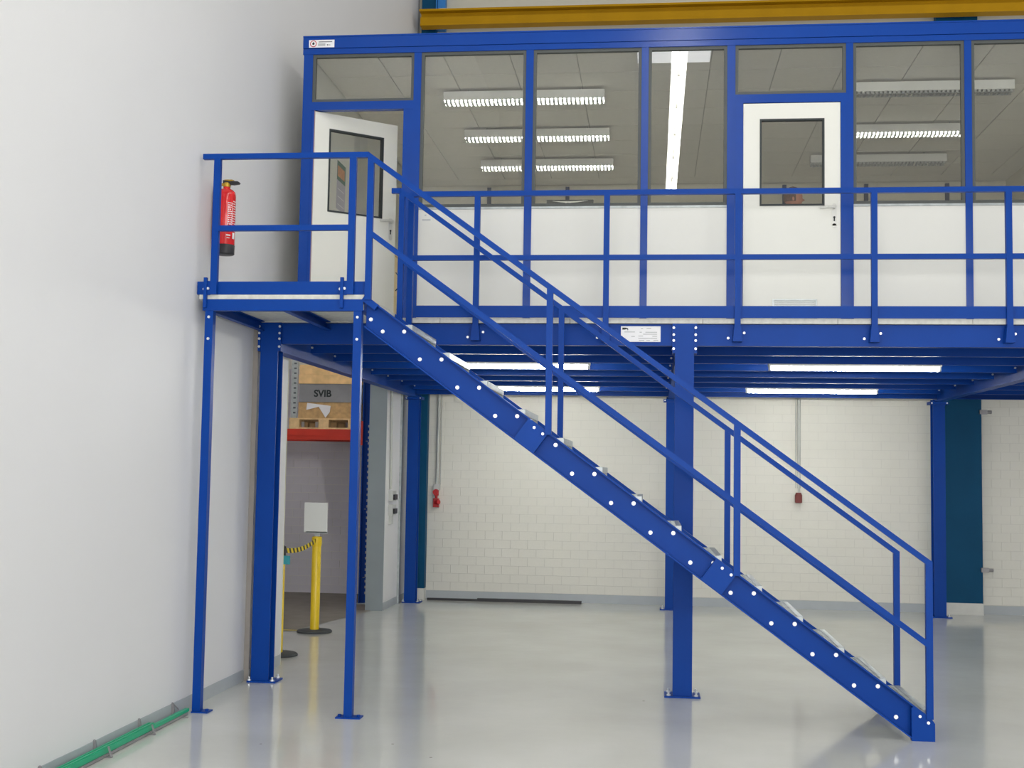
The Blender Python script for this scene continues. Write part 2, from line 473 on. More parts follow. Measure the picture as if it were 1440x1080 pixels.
part('beam_end', MB().box(-0.73, -0.645, 6.39, 6.419, 2.20, 2.54), RACKRED, t)
t = thing('steel_upright', (-1.665, 6.47, 2.575), 'thin perforated galvanised steel strip standing at the left end of the pallet load', 'strip')
st = part('strip', MB().box(-1.712, -1.622, 6.47, 6.48, 2.575, 3.5), GALV, t)
sl = MB().box(-0.018, 0.018, -0.003, 0.003, -0.012, 0.012).mesh('perforation', mat('perforation_dark', srgb(88, 94, 98), 0.6))
for k in range(12):
    inst('perforation', sl, st, (-1.66, 6.47, 2.65 + k * 0.07))
# load on the rack
t = thing('pallet', (-1.22, 6.85, 2.42), 'wooden pallet resting on the red rack beam', 'pallet')
for y in (6.43, 6.86, 7.29):
    part('bottom_board', MB().box(-1.72, -0.72, y, y + 0.10, 2.421, 2.443), WOODP, t)
for x in (-1.72, -1.295, -0.87):
    for y in (6.43, 6.86, 7.29):
        part('block', MB().box(x, x + 0.15, y, y + 0.1, 2.443, 2.53), WOODP, t)
    part('stringer_board', MB().box(x, x + 0.15, 6.43, 7.39, 2.53, 2.552), WOODP, t)
for k in range(6):
    part('deck_board', MB().box(-1.72, -0.72, 6.43 + k * 0.16, 6.54 + k * 0.16, 2.552, 2.574), WOODP, t)
for k, dx in enumerate((0.08, 0.34)):
    tag(part('paper_roll', MB().cyl((-1.64 + dx * 0.8, 6.62, 2.444), (-1.64 + dx * 0.8, 6.62, 2.529), 0.025, n=10), PAPER),
        ('white tube standing inside the pallet opening, left one', 'white tube standing inside the pallet opening, right one')[k], 'tube', 'white tubes inside the pallet')
cart = tag(part('chipboard_bundle', MB().box(-1.60, -0.74, 6.46, 7.3, 2.575, 2.80).box(-1.605, -0.735, 6.455, 7.305, 2.655, 2.665), CARTON), 'brown chipboard bundle stacked on the wooden pallet', 'board stack')
sh = MB().add([(-1.47, 6.452, 2.79), (-1.13, 6.452, 2.75), (-1.14, 6.450, 2.66), (-1.20, 6.447, 2.582), (-1.30, 6.445, 2.735), (-1.48, 6.447, 2.69),
              (-1.47, 6.449, 2.79), (-1.13, 6.449, 2.75), (-1.14, 6.447, 2.66), (-1.20, 6.444, 2.582), (-1.30, 6.442, 2.735), (-1.48, 6.444, 2.69)],
             [(0, 1, 2, 3, 4, 5), (11, 10, 9, 8, 7, 6)] + [(i, i + 6, (i + 1) % 6 + 6, (i + 1) % 6) for i in range(6)])
tag(part('delivery_note', sh, PAPER), 'crumpled white delivery note hanging on the brown chipboard bundle', 'paper')
gb = tag(part('grey_board', MB().box(-1.59, -0.72, 6.45, 7.28, 2.801, 3.06), GREYB), 'grey crate board stencilled SVIB above the brown bundle', 'board')
part('lettering', text_mb('SVIB', 0.135, (-1.25, 6.449, 2.92), (1, 0, 0), (0, 0, 1), 0.001, 0.004), PRINTD, gb)
for k, (z0, z1) in enumerate(((3.061, 3.19), (3.191, 3.33))):
    tag(part('timber_beam', MB().box(-1.60 + 0.01 * k, -0.70, 6.44, 6.62, z0, z1).cyl((-1.3, 6.445, (z0 + z1) / 2), (-1.3, 6.437, (z0 + z1) / 2), 0.02 * (1 - k) + 0.004, n=10), TIMBER),
        ('lower squared timber lying on the grey SVIB board', 'upper squared timber, topmost of the stack on the rack')[k], 'timber', 'timbers on the rack')

# stanchions with belt
def stanchion(x, y, label, sign):
    t = thing('barrier_post', (x, y, 0), label, 'barrier post')
    part('base', MB().lathe([(0.20, 0.003), (0.20, 0.018), (0.185, 0.028), (0.05, 0.034)], (x, y), 28), RUBBER, t, True)
    part('pole', MB().lathe([(0.052, 0.034), (0.052, 1.03), (0.048, 1.04)], (x, y), 20), YELLOWS, t, True)
    part('belt_head', MB().lathe([(0.055, 0.98), (0.058, 1.0), (0.058, 1.08), (0.04, 1.09)], (x, y), 20), BLACK if not sign else YELLOWS, t, True)
    if sign:
        part('sign_bracket', MB().box(x - 0.02, x + 0.035, y - 0.03, y + 0.0, 1.05, 1.14).box(x - 0.12, x + 0.13, y - 0.035, y - 0.02, 1.125, 1.145), GALV, t)
        part('sign_board', MB().box(x - 0.145, x + 0.125, y - 0.035, y - 0.022, 1.135, 1.475), mat('sign_white', srgb(232, 234, 230), 0.5, var=0.01), t)
    return t
stanchion(-0.435, 3.36, 'yellow barrier post with a blank white sign in the wall opening', True)
s2 = stanchion(-0.315, 1.55, 'yellow barrier post half hidden behind the opening edge', False)
part('tag_board', MB().box(-0.33, -0.19, 1.46, 1.48, 0.91, 0.995), TURQ, s2)
mb = MB()
pts = []
for k in range(13):
    u = k / 12.0
    pts.append((-0.435 + u * 0.12, 3.30 - u * 1.69, 1.04 - 0.045 * math.sin(math.pi * u)))
for a, b in zip(pts[:-1], pts[1:]):
    d = 0.0015
    mb.add([(a[0] - d, a[1], a[2] - 0.025), (b[0] - d, b[1], b[2] - 0.025), (b[0] - d, b[1], b[2] + 0.025), (a[0] - d, a[1], a[2] + 0.025),
            (a[0] + d, a[1], a[2] - 0.025), (b[0] + d, b[1], b[2] - 0.025), (b[0] + d, b[1], b[2] + 0.025), (a[0] + d, a[1], a[2] + 0.025)],
           [(0, 1, 2, 3), (7, 6, 5, 4), (0, 4, 5, 1), (3, 2, 6, 7)])
tag(part('barrier_belt', mb, BELT), 'yellow and black striped belt strung between the two barrier posts', 'barrier belt')

# ================================================================== MEZZANINE PLATFORM
DZ = 3.20
COLX = (0.0, 3.655, 7.25)
mz = thing('mezzanine_platform', (3.65, 3.4, 0), 'blue steel mezzanine platform on H-section columns carrying the office', 'platform')
def column(x, y, ztop):
    c = part('column', MB().prism(Hprof(0.16, 0.16, 0.012, 0.009), (x, y + 0.08, 0.012), (1, 0, 0), (0, 1, 0), (0, 0, 1), ztop - 0.012), BLUE, mz)
    part('base_plate', MB().box(x - (0.105 if x < 0.1 else 0.15), x + 0.15, y - 0.03, y + 0.2, 0, 0.014), BLUE, c)
    for dx in ((-0.092, 0.115) if x < 0.1 else (-0.115, 0.115)):
        for dy in (0.0, 0.165):
            inst('anchor_bolt', vbolt_me, c, (x + dx, y + dy, 0.014))
    return c
YBC = 6.75
for i, x in enumerate(COLX):
    c = column(x, 0.0, 3.155)
    # head plates where the edge beams are bolted on
    for a in (-0.105, 0.081):
        part('head_plate', MB().box(x + a, x + a + 0.024, -0.004, 0.10, 2.90, 3.155), BLUE, c)
    for dx in (-0.093, 0.093):
        for z in (2.94, 3.01, 3.06, 3.12):
            inst('bolt', sbolt_me, c, (x + dx, -0.004, z))
    c = column(x, YBC, 2.94)
    part('head_plate', MB().box(x - 0.12, x + 0.12, YBC - 0.03, YBC + 0.19, 2.87, 2.91), BLUE, c)
    for dx in (-0.1, 0.1):
        inst('bolt', sbolt_me, c, (x + dx, YBC - 0.03, 2.89))
# edge beams (front) between the columns, C section opening backwards
XE = 9.6
for (x0, x1) in ((0.106, 3.549), (3.761, 7.144), (7.356, XE)):
    part('edge_beam', MB().prism(Cprof(0.07, 0.185, 0.011, 0.008), (x0, 0.03, 2.968), (0, 1, 0), (0, 0, 1), (1, 0, 0), x1 - x0), BLUE, mz)
part('edge_beam', MB().prism(Cprof(0.07, 0.20, 0.011, 0.008), (-0.08, YBC + 0.17, 2.955), (0, -1, 0), (0, 0, 1), (1, 0, 0), XE + 0.08), BLUE, mz)
for x in COLX:
    mbm = part('main_beam', MB().prism(Hprof(0.12, 0.24, 0.012, 0.008), (x, 0.17, 3.03), (1, 0, 0), (0, 0, 1), (0, 1, 0), YBC - 0.07), BLUE, mz)
    for k in range(7):
        for dz in (0.02, 0.07):
            inst('bolt', sbolt_me, mbm, (x - 0.085, 1.09 + k * 0.877, 3.02 + dz))
            inst('bolt', sbolt_me, mbm, (x + 0.085, 1.09 + k * 0.877, 3.02 + dz))
for k in range(7):
    y = 1.15 + k * 0.877
    for (x0, x1) in ((0.062, 3.593), (3.717, 7.188), (7.312, XE)):
        part('joist', MB().prism(Cprof(0.055, 0.155, 0.008, 0.006), (x0, y - 0.03, 2.992), (0, 1, 0), (0, 0, 1), (1, 0, 0), x1 - x0), BLUE, mz)
seams = [-0.08, 1.532, 2.67, 3.806, 4.935, 6.037, 7.15, XE]
for a, b in zip(seams[:-1], seams[1:]):
    part('deck_panel', MB().box(a + 0.002, b - 0.002, 0.0, YBC + 0.18, 3.157, DZ), DECKP, mz)
# builder's plate on the edge beam
t = part('maker_plate', MB().box(3.11, 3.45, 0.022, 0.029, 3.0, 3.135), PAPER, mz)
t['label'] = 'white maker plate with small dark emblem and grey print'
mb = MB()
mb.box(3.122, 3.142, 0.020, 0.022, 3.105, 3.122).prism([(0, 0), (0.028, 0.006), (0.028, 0.012), (0.008, 0.016), (0, 0.016)], (3.142, 0.022, 3.106), (1, 0, 0), (0, 0, 1), (0, -1, 0), 0.002)
mb.prism([(0, 0), (0.006, 0), (0.006, 0.012), (0, 0.012)], (3.166, 0.022, 3.100), (1, 0, 0), (0, 0, 1), (0, -1, 0), 0.002)
part('emblem', mb, PRINTD, t)
mb = MB()
for (x0, x1, z) in ((3.28, 3.30, 3.115), (3.33, 3.37, 3.117), (3.14, 3.23, 3.085), (3.27, 3.29, 3.083), (3.32, 3.42, 3.083), (3.30, 3.42, 3.066), (3.20, 3.23, 3.046), (3.26, 3.30, 3.050), (3.38, 3.42, 3.048), (3.26, 3.42, 3.03), (3.265, 3.31, 3.012), (3.33, 3.36, 3.012), (3.39, 3.43, 3.012)):
    mb.box(x0, x1, 0.0205, 0.022, z - 0.003, z + 0.003)
part('print_lines', mb, PRINTL, t)

# tube lamps under the platform
for k, (x0, x1, y, lab) in enumerate(((1.30, 2.72, 2.027, 'lit tube lamp under the platform, front left of four'), (1.19, 2.67, 5.535, 'lit tube lamp under the platform, rear left of four'),
                                   (4.57, 6.20, 2.027, 'lit tube lamp under the platform, front right of four'), (4.60, 6.20, 5.535, 'lit tube lamp under the platform, rear right of four'))):
    t = thing('tube_lamp', ((x0 + x1) / 2, y, 2.95), lab, 'lamp', 'tube lamps under the platform')
    part('housing', MB().box(x0 - 0.03, x1 + 0.03, y - 0.045, y + 0.045, 2.972, 2.991), LAMPBODY, t)
    part('tube', MB().cyl((x0, y, 2.955), (x1, y, 2.955), 0.027, n=12), TUBE_UND, t, True)
    for x in (x0 - 0.025, x1 + 0.005):
        part('socket', MB().box(x, x + 0.02, y - 0.03, y + 0.03, 2.928, 2.972), LAMPBODY, t)

# ---------------------------------------------------------------- platform railing
rl = thing('guard_railing', (4.7, -0.03, 3.03), 'long blue guard railing with toe board along the platform edge', 'railing')
RX0, RX1 = 1.24, XE
part('top_rail', MB().box(RX0, RX1, -0.052, -0.008, 4.269, 4.313), BLUE, rl)
part('mid_rail', MB().box(RX0 + 0.04, RX1, -0.05, -0.012, 3.702, 3.746), BLUE, rl)
part('toe_board', MB().box(1.30, RX1, -0.022, -0.008, 3.203, 3.306), BLUE, rl)
for x in (1.262, 1.85, 2.98, 4.098, 5.232, 6.325, 7.43):
    p = part('post', MB().box(x - 0.025, x + 0.025, -0.053, -0.009, 3.06, 4.269), BLUE, rl)
    part('boot', MB().prism([(-0.028, 0.13), (0.028, 0.13), (0.04, 0.0), (-0.04, 0.0)], (x, -0.058, 3.0), (1, 0, 0), (0, 0, 1), (0, 1, 0), 0.086), BLUE, p)
    inst('bolt', sbolt_me, p, (x - 0.075, 0.026, 3.035))
    inst('bolt', sbolt_me, p, (x + 0.06, 0.026, 3.08))

# ================================================================== LANDING
YP = -1.40
ld = thing('stair_landing', (0.55, -0.7, 0), 'small blue landing platform on two slim square posts beside the white wall', 'landing')
for x in (-0.048, 1.132):
    p = part('post', MB().box(x - 0.032, x + 0.032, YP + 0.005, YP + 0.069, 0.008, 3.08), BLUE, ld)
    part('base_plate', MB().box(x - 0.03 if x < 0 else x - 0.09, x + 0.10, YP - 0.02, YP + 0.10, 0, 0.01), BLUE, p)
    for z in (2.86, 3.03):
        inst('bolt', sbolt_me, p, (x, YP + 0.003, z))
    for dx in (-0.07, 0.075):
        if x > 0 or dx > 0:
            inst('anchor_bolt', MB().cyl((0, 0, 0), (0, 0, 0.014), 0.013, n=8).mesh('landing_anchor', BLUE), p, (x + dx, YP + 0.04, 0.01))
part('front_beam', MB().prism(Cprof(0.06, 0.088, 0.008, 0.006), (-0.10, YP, 3.08), (0, 1, 0), (0, 0, 1), (1, 0, 0), 1.275), BLUE, ld)
part('side_beam', MB().prism(Cprof(0.05, 0.088, 0.008, 0.006), (-0.10, YP + 0.061, 3.08), (1, 0, 0), (0, 0, 1), (0, 1, 0), 1.38), BLUE, ld)
part('side_beam', MB().prism(Cprof(0.05, 0.088, 0.008, 0.006), (1.175, YP + 0.061, 3.08), (-1, 0, 0), (0, 0, 1), (0, 1, 0), 1.38), BLUE, ld)
part('joist', MB().prism(Cprof(0.05, 0.075, 0.008, 0.006), (0.50, YP + 0.061, 3.092), (1, 0, 0), (0, 0, 1), (0, 1, 0), 1.38), BLUE, ld)
part('deck_panel', MB().box(-0.13, 1.18, YP + 0.004, -0.002, 3.169, 3.204), DECKP, ld)
part('wall_bracket', MB().box(-0.155, -0.101, -0.9, -0.8, 3.09, 3.16), GALV, ld)

lr = thing('landing_railing', (0.55, YP, 3.1), 'short blue guard railing on the front edge of the landing', 'railing')
part('top_rail', MB().box(-0.13, 1.195, YP - 0.022, YP + 0.020, 4.272, 4.313), BLUE, lr)
part('mid_rail', MB().box(0.013, 1.047, YP - 0.02, YP + 0.018, 3.703, 3.746), BLUE, lr)
part('toe_board', MB().box(-0.157, 1.18, YP + 0.022, YP + 0.032, 3.208, 3.31), BLUE, lr)
for x in (-0.013, 1.072):
    p = part('post', MB().box(x - 0.026, x + 0.026, YP - 0.021, YP + 0.021, 3.205, 4.272), BLUE, lr)
    b = part('bracket', MB().box(x - 0.075, x - 0.05, YP - 0.03, YP - 0.001, 3.10, 3.335).box(x - 0.05, x - 0.026, YP - 0.012, YP - 0.004, 3.20, 3.31), BLUE, p)
    inst('bolt', sbolt_me, b, (x - 0.085, YP + 0.016, 3.25))
    inst('bolt', sbolt_me, b, (x - 0.042, YP - 0.014, 3.25))

# ================================================================== STAIRCASE
SL = -0.7243
ANG = math.atan(SL)
dirS = Vector((math.cos(ANG), 0, math.sin(ANG)))
nrmS = Vector((-math.sin(ANG), 0, math.cos(ANG)))
def ztop(x): return 3.192 + SL * (x - 1.198)
YF = -0.20           # far stringer outer face
st = thing('staircase', (3.3, -0.8, 0), 'straight blue steel staircase with galvanised treads up to the landing', 'staircase')
RISE, GO = 0.21333, 0.2943
def stringer(yout, sgn):
    """C channel with flanges pointing outwards (sgn -1: towards the camera)"""
    # side outline in (x,z): parallelogram clipped by landing and floor
    xa, xb = 1.187, 5.30
    h = 0.247
    def side(x0, x1, zoff0, zoff1, y0, y1):
        pts = [(x0, ztop(x0) + zoff1), (x1, ztop(x1) + zoff1), (x1, ztop(x1) + zoff0), (x0, ztop(x0) + zoff0)]
        # clip at floor
        out = []
        for i in range(4):
            a, b = pts[i], pts[(i + 1) % 4]
            if a[1] >= 0.002: out.append(a)
            if (a[1] - 0.002) * (b[1] - 0.002) < 0:
                u = (0.002 - a[1]) / (b[1] - a[1]); out.append((a[0] + u * (b[0] - a[0]), 0.002))
        return MB().prism(out, (0, y0, 0), (1, 0, 0), (0, 0, 1), (0, 1, 0), y1 - y0)
    f = 0.062
    web = (yout - sgn * f, yout - sgn * f - sgn * 0.007)
    mb = side(xa, xb, -h, 0, min(web), max(web))
    fl = (yout, yout - sgn * f)
    for m2 in (side(xa, xb, -0.014, 0, min(fl), max(fl)), side(xa, xb, -h, -h + 0.014, min(fl), max(fl))):
        mb.add(m2.v, m2.f)
    return part('stringer', mb, BLUE, st)
sn = stringer(YP, -1)
sf = stringer(YF, 1)
ywn = YP + 0.062     # near web outer face
for k in range(1, 15):
    xc = 1.404 + (k - 1) * GO
    zb = DZ - k * RISE - 0.060
    for dx in (-0.084, 0.084):
        if k == 14 and dx > 0: continue
        inst('bolt', bolt_me, sn, (xc + dx, ywn, zb))
        if k > 9:
            pass
inst('bolt', bolt_me, sn, (1.225, ywn, 3.02))
# treads: galvanised grating
TY0, TY1 = YP + 0.070, YF - 0.070
TW = 0.138
mb = MB()
for yy in (TY0, TY1 - 0.005):
    mb.box(-TW, TW, yy, yy + 0.005, -0.085, -0.002)
mb.box(TW - 0.03, TW + 0.004, TY0, TY1, -0.004, 0.0).box(TW, TW + 0.004, TY0, TY1, -0.045, -0.004).box(-TW - 0.004, -TW, TY0, TY1, -0.035, 0.0)
for i in range(8):
    x = -TW + 0.012 + i * 0.033
    mb.box(x, x + 0.003, TY0 + 0.005, TY1 - 0.005, -0.032, -0.001)
for i in range(22):
    y = TY0 + 0.03 + i * (TY1 - TY0 - 0.06) / 21
    mb.box(-TW, TW, y, y + 0.003, -0.010, -0.002)
tread_me = mb.mesh('tread', GALV, (0, (TY0 + TY1) / 2, 0))
for k in range(1, 15):
    inst('tread', tread_me, st, (1.404 + (k - 1) * GO + 0.002, (TY0 + TY1) / 2, DZ - k * RISE - 0.006))
# foot plates
for y in (YP, YF):
    s = -1 if y == YP else 1
    y0, y1 = (YP - 0.004, YP + 0.045) if s < 0 else (YF - 0.045, YF + 0.004)
    p = part('foot_plate', MB().prism([(5.243, 0.0), (5.405, 0.0), (5.405, 0.125), (5.378, 0.165), (5.268, 0.243), (5.243, 0.235)], (0, y0, 0), (1, 0, 0), (0, 0, 1), (0, 1, 0), y1 - y0), BLUE, st)
    if s < 0:
        for (x, z) in ((5.30, 0.175), (5.358, 0.132)):
            inst('bolt', sbolt_me, p, (x, YP - 0.004, z))

def stair_rail(y, label, near):
    t = thing('stair_handrail', (3.3, y, 0.2), label, 'handrail', 'handrails of the staircase')
    px = (1.212, 2.613, 4.009, 5.368)
    zr = lambda x: 4.303 + SL * (x - 1.198)
    zm = lambda x: 3.722 + SL * (x - 1.198)
    for i, x in enumerate(px):
        zf = ztop(x) - 0.02
        if i == 3: zf = 0.158
        if i == 0 and not near: zf = 2.98
        p = part('post', MB().prism([(x - 0.024, zf), (x + 0.024, zf), (x + 0.024, zr(x + 0.024) - 0.005), (x - 0.024, zr(x - 0.024) - 0.005 if i else zr(x))], (0, y - 0.02, 0), (1, 0, 0), (0, 0, 1), (0, 1, 0), 0.04), BLUE, t)
        if i in (1, 2) and near:
            c = Vector((x - 0.085, 0, ztop(x - 0.085)))
            a = c - dirS * 0.075; L = 0.185
            w0 = YP - 0.004
            pts = [a, a + dirS * L, a + dirS * L - nrmS * 0.193, a - nrmS * 0.193]
            pl = part('clamp_plate', MB().prism([(q.x, q.z) for q in pts], (0, w0, 0), (1, 0, 0), (0, 0, 1), (0, 1, 0), 0.064), BLUE, p)
            for dd in (0.075, 0.155):
                q = a + dirS * dd - nrmS * 0.035
                inst('bolt', sbolt_me, pl, (q.x, w0, q.z))
        if i == 0 and near:
            a = Vector((1.19, 0, ztop(1.19) + 0.004))
            pts = [a, a + dirS * 0.13, a + dirS * 0.13 - nrmS * 0.05, a - nrmS * 0.05]
            part('clamp_plate', MB().prism([(q.x, q.z) for q in pts], (0, YP - 0.006, 0), (1, 0, 0), (0, 0, 1), (0, 1, 0), 0.04), BLUE, p)
    h = 0.050
    def rail(x0, x1, zf, hh, nm):
        part(nm, MB().prism([(x0, zf(x0)), (x1, zf(x1)), (x1, zf(x1) - hh), (x0, zf(x0) - hh)], (0, y - 0.021, 0), (1, 0, 0), (0, 0, 1), (0, 1, 0), 0.042), BLUE, t)
    rail(1.197, 5.392, lambda x: zr(x) + 0.006, h, 'top_rail')
    rail(1.236, 5.345, zm, h, 'mid_rail')
    if not near:
        part('rail_stub', MB().box(1.12, 1.20, y - 0.021, y + 0.021, 4.262, 4.306), BLUE, t)
stair_rail(YP, 'blue handrail on the side of the staircase nearest the viewer', True)
stair_rail(YF, 'blue handrail on the far side of the staircase, by the platform', False)

# ================================================================== OFFICE CABIN
YO = 0.466          # front face
YM = YO + 0.07      # back of frame
MULL = [(0.103, 0.19), (1.157, 1.226), (2.205, 2.273), (3.262, 3.326), (4.032, 4.104), (5.08, 5.142), (6.102, 6.162), (7.12, 7.18)]
OX1 = 7.98
OYB = 5.90
ZH0, ZH1 = 5.745, 5.918
of = thing('office_cabin', (4.0, YO, DZ), 'blue framed glazed office front standing on the platform', 'office')
hd = part('header', MB().box(0.095, OX1, YO - 0.012, YM, 5.80, 5.905).box(0.095, OX1, YO - 0.018, YM, 5.905, ZH1).box(0.095, OX1, YO - 0.004, YM, ZH0, 5.797), BLUEG, of)
for (a, b) in MULL:
    part('mullion', MB().box(a, b, YO, YM, DZ + 0.001, ZH0), BLUEG, of)
part('mullion', MB().box(OX1 - 0.08, OX1, YO, YM, DZ + 0.001, ZH0), BLUEG, of)
part('roof', MB().box(0.1, OX1, YM, OYB + 0.08, 5.82, 5.88), WALLW, of)
def glazing(x0, x1, z0, z1):
    p = part('pane', MB().box(x0 + 0.012, x1 - 0.012, YO + 0.036, YO + 0.044, z0 + 0.012, z1 - 0.012), GLASS, of)
    part('gasket', MB().ring_rect(x0, x1, z0, z1, YO + 0.012, YO + 0.05, 0.028), GASKET, p)
bays = [(0.19, 1.157), (1.226, 2.205), (2.273, 3.262), (3.326, 4.032), (4.104, 5.08), (5.142, 6.102), (6.162, 7.12), (7.18, OX1 - 0.08)]
ZS = 4.285
for i, (a, b) in enumerate(bays):
    if i in (0, 4):
        glazing(a, b, 5.29, ZH0)
        part('transom', MB().box(a, b, YO, YM, 5.212, 5.29), BLUEG, of)
        if i == 0:
            part('door_frame', MB().box(a, 0.215, YO + 0.004, YM, DZ + 0.001, 5.212).box(1.065, b, YO + 0.004, YM, DZ + 0.001, 5.212), BLUEG, of)
            part('door_seal', MB().box(0.215, 0.222, YO + 0.01, YM - 0.02, DZ + 0.001, 5.212), mat('seal_mauve', srgb(160, 140, 145), 0.6), of)
        else:
            part('door_frame', MB().box(a, 4.174, YO - 0.008, YM, DZ + 0.001, 5.212).box(5.032, b + 0.0, YO - 0.008, YM, DZ + 0.001, 5.212), BLUEG, of)
    else:
        glazing(a, b, ZS, ZH0)
        part('sill_rail', MB().box(a, b, YO + 0.01, YM, ZS - 0.02, ZS), GALV, of)
        part('infill_panel', MB().box(a, b, YO + 0.012, YM - 0.01, DZ + 0.02, ZS - 0.022), PANEL, of)
# sticker on the first infill panel
part('sticker', MB().box(1.285, 1.30, YO + 0.0105, YO + 0.0118, 4.205, 4.218).box(1.262, 1.34, YO + 0.0110, YO + 0.0118, 4.16, 4.175), PRINTL, of)
# prohibition sign on the header
sg = part('prohibition_sign', MB().box(0.153, 0.396, YO - 0.016, YO - 0.0125, 5.806, 5.878), PAPER, of)
sg['label'] = 'white sign with red prohibition circle'
mb = MB()
n = 28
cx, cz = 0.195, 5.842
ring = []
for r in (0.032, 0.025):
    for y in (YO - 0.0175, YO - 0.016):
        for i in range(n):
            a = 2 * math.pi * i / n
            ring.append((cx + r * math.cos(a), y, cz + r * math.sin(a)))
fs = []
for i in range(n):
    j = (i + 1) % n
    fs += [(i, j, 2 * n + j, 2 * n + i), (i, n + i, n + j, j), (2 * n + i, 2 * n + j, 3 * n + j, 3 * n + i)]
mb.add(ring, fs)
part('red_ring', mb, PRINTR, sg)
part('pictogram', MB().cyl((cx, YO - 0.016, cz), (cx, YO - 0.0175, cz), 0.011, n=12).box(cx - 0.004, cx + 0.008, YO - 0.0175, YO - 0.016, cz, cz + 0.014).box(0.325, 0.337, YO - 0.0175, YO - 0.016, 5.824, 5.834), PRINTD, sg)
part('print_lines', MB().box(0.245, 0.375, YO - 0.0175, YO - 0.016, 5.855, 5.863).box(0.342, 0.358, YO - 0.0175, YO - 0.016, 5.826, 5.831), PRINTG, sg)
part('pale_print', MB().box(0.24, 0.31, YO - 0.0175, YO - 0.016, 5.820, 5.844), PRINTL, sg)

# office side and back walls
wol = struct('wall_office_left', MB().box(0.103, 0.15, YM, OYB, DZ + 0.001, 5.82), PANEL, 'cream left side wall of the office')
wor = struct('wall_office_right', MB().box(OX1 - 0.05, OX1, YM, OYB, DZ + 0.001, 5.82), OFFW, 'beige right side wall inside the office')
wob = struct('wall_office_back', MB().box(0.1, OX1, OYB + 0.03, OYB + 0.08, DZ + 0.001, 5.82), OFFW, 'beige panelled back wall inside the office')
bx = [0.15, 1.147, 2.215, 3.26, 4.05, 5.097, 6.155, 7.188, OX1 - 0.05]
for a, b in zip(bx[:-1], bx[1:]):
    part('wall_panel', MB().box(a + 0.03, b - 0.03, OYB, OYB + 0.029, DZ + 0.001, 5.735), OFFW, wob)
for x in (1.147, 2.215, 5.097, 6.155, 7.188):
    part('wall_post', MB().box(x - 0.024, x + 0.024, OYB - 0.02, OYB + 0.029, DZ + 0.001, 5.72), SHADEPOST, wob)
# suspended ceiling
cl = struct('ceiling', MB().box(0.15, OX1 - 0.05, YM, OYB, 5.765, 5.815), mat('ceiling_grid', srgb(190, 187, 180), 0.7), 'tiled suspended ceiling of the office')
TS = 0.625
tile_me = MB().box(-TS/2 + 0.005, TS/2 - 0.005, -TS/2 + 0.005, TS/2 - 0.005, 0, 0.015).mesh('ceiling_tile', TILE)
x = 0.155 + TS / 2
while x < OX1 - 0.05 - TS / 2:
    y = YM + 0.01 + TS / 2
    while y < OYB - TS / 2:
        inst('ceiling_tile', tile_me, cl, (x, y, 5.75)); y += TS
    x += TS
part('border_tile', MB().box(0.155, OX1 - 0.06, YM + 0.012 + TS * 8, OYB, 5.750, 5.765), TILE, cl)
part('border_tile', MB().box(0.16 + TS * 12, OX1 - 0.055, YM + 0.01, YM + 0.008 + TS * 8, 5.750, 5.765), TILE, cl)

# office luminaires with louvres
names = ['front', 'middle', 'rear']
TUBE_DARK = mat('unlit_tube', srgb(225, 228, 226), 0.4, var=0)
def luminaire(x0, x1, y, label, lit=True):
    t = thing('office_luminaire', ((x0 + x1) / 2, y, 5.65), label, 'ceiling lamp', 'louvred office ceiling lamps')
    z0, z1 = 5.63, 5.715
    part('housing', MB().box(x0, x1, y - 0.062, y - 0.056, z0, z1).box(x0, x1, y + 0.056, y + 0.062, z0, z1).box(x0, x1, y - 0.062, y + 0.062, z1, z1 + 0.006)
         .box(x0, x0 + 0.006, y - 0.056, y + 0.056, z0, z1).box(x1 - 0.006, x1, y - 0.056, y + 0.056, z0, z1), LAMPBODY, t)
    part('tube', MB().cyl((x0 + 0.02, y, z0 + 0.035), (x1 - 0.02, y, z0 + 0.035), 0.018, n=10), TUBE_OFF if lit else TUBE_DARK, t, True)
    mb = MB()
    n = 36
    for i in range(n + 1):
        x = x0 + 0.03 + (x1 - x0 - 0.06) * i / n
        mb.prism([(-0.013, 0.0), (0.013, 0.0), (0.010, -0.029), (-0.010, -0.029)], (x, y - 0.056, z0), (1, 0, 0), (0, 0, 1), (0, 1, 0), 0.112)
    mb.box(x0 + 0.006, x1 - 0.006, y - 0.056, y - 0.050, z0 - 0.030, z0 - 0.024).box(x0 + 0.006, x1 - 0.006, y + 0.050, y + 0.056, z0 - 0.030, z0)
    part('louvre', mb, LOUV, t)
    for x in (x0 + 0.25, x1 - 0.25):
        part('hanger', MB().cyl((x, y, z1 + 0.006), (x, y, 5.75), 0.006, n=6), GALV, t)
for k, y in enumerate((1.66, 3.08, 4.44)):
    luminaire(1.24, 2.88, y, names[k] + 'most louvred ceiling lamp behind the two panes next to the open door' if k != 1 else 'middle louvred ceiling lamp behind the two panes next to the open door')
for y, lit, lab in ((1.60, False, 'unlit louvred ceiling lamp right of the closed door, nearest the glass'),
                    (3.10, True, 'lit louvred ceiling lamp right of the closed door, between two unlit ones'),
                    (4.40, False, 'unlit louvred ceiling lamp right of the closed door, deepest in the office')):
    luminaire(5.25, 6.83, y, lab, lit)

t = thing('ceiling_panel_lamp', (3.555, 0.74, 5.74), 'flat white panel lamp on the office ceiling close to the glass', 'ceiling lamp')
part('frame', MB().box(3.21, 3.90, 0.545, 0.90, 5.742, 5.749), LAMPBODY, t)
part('diffuser', MB().box(3.22, 3.89, 0.555, 0.89, 5.736, 5.742), mat('panel_diffuser', srgb(235, 235, 240), 0.5, var=0, emit=((0.95, 0.96, 1, 1), 0.55)), t)

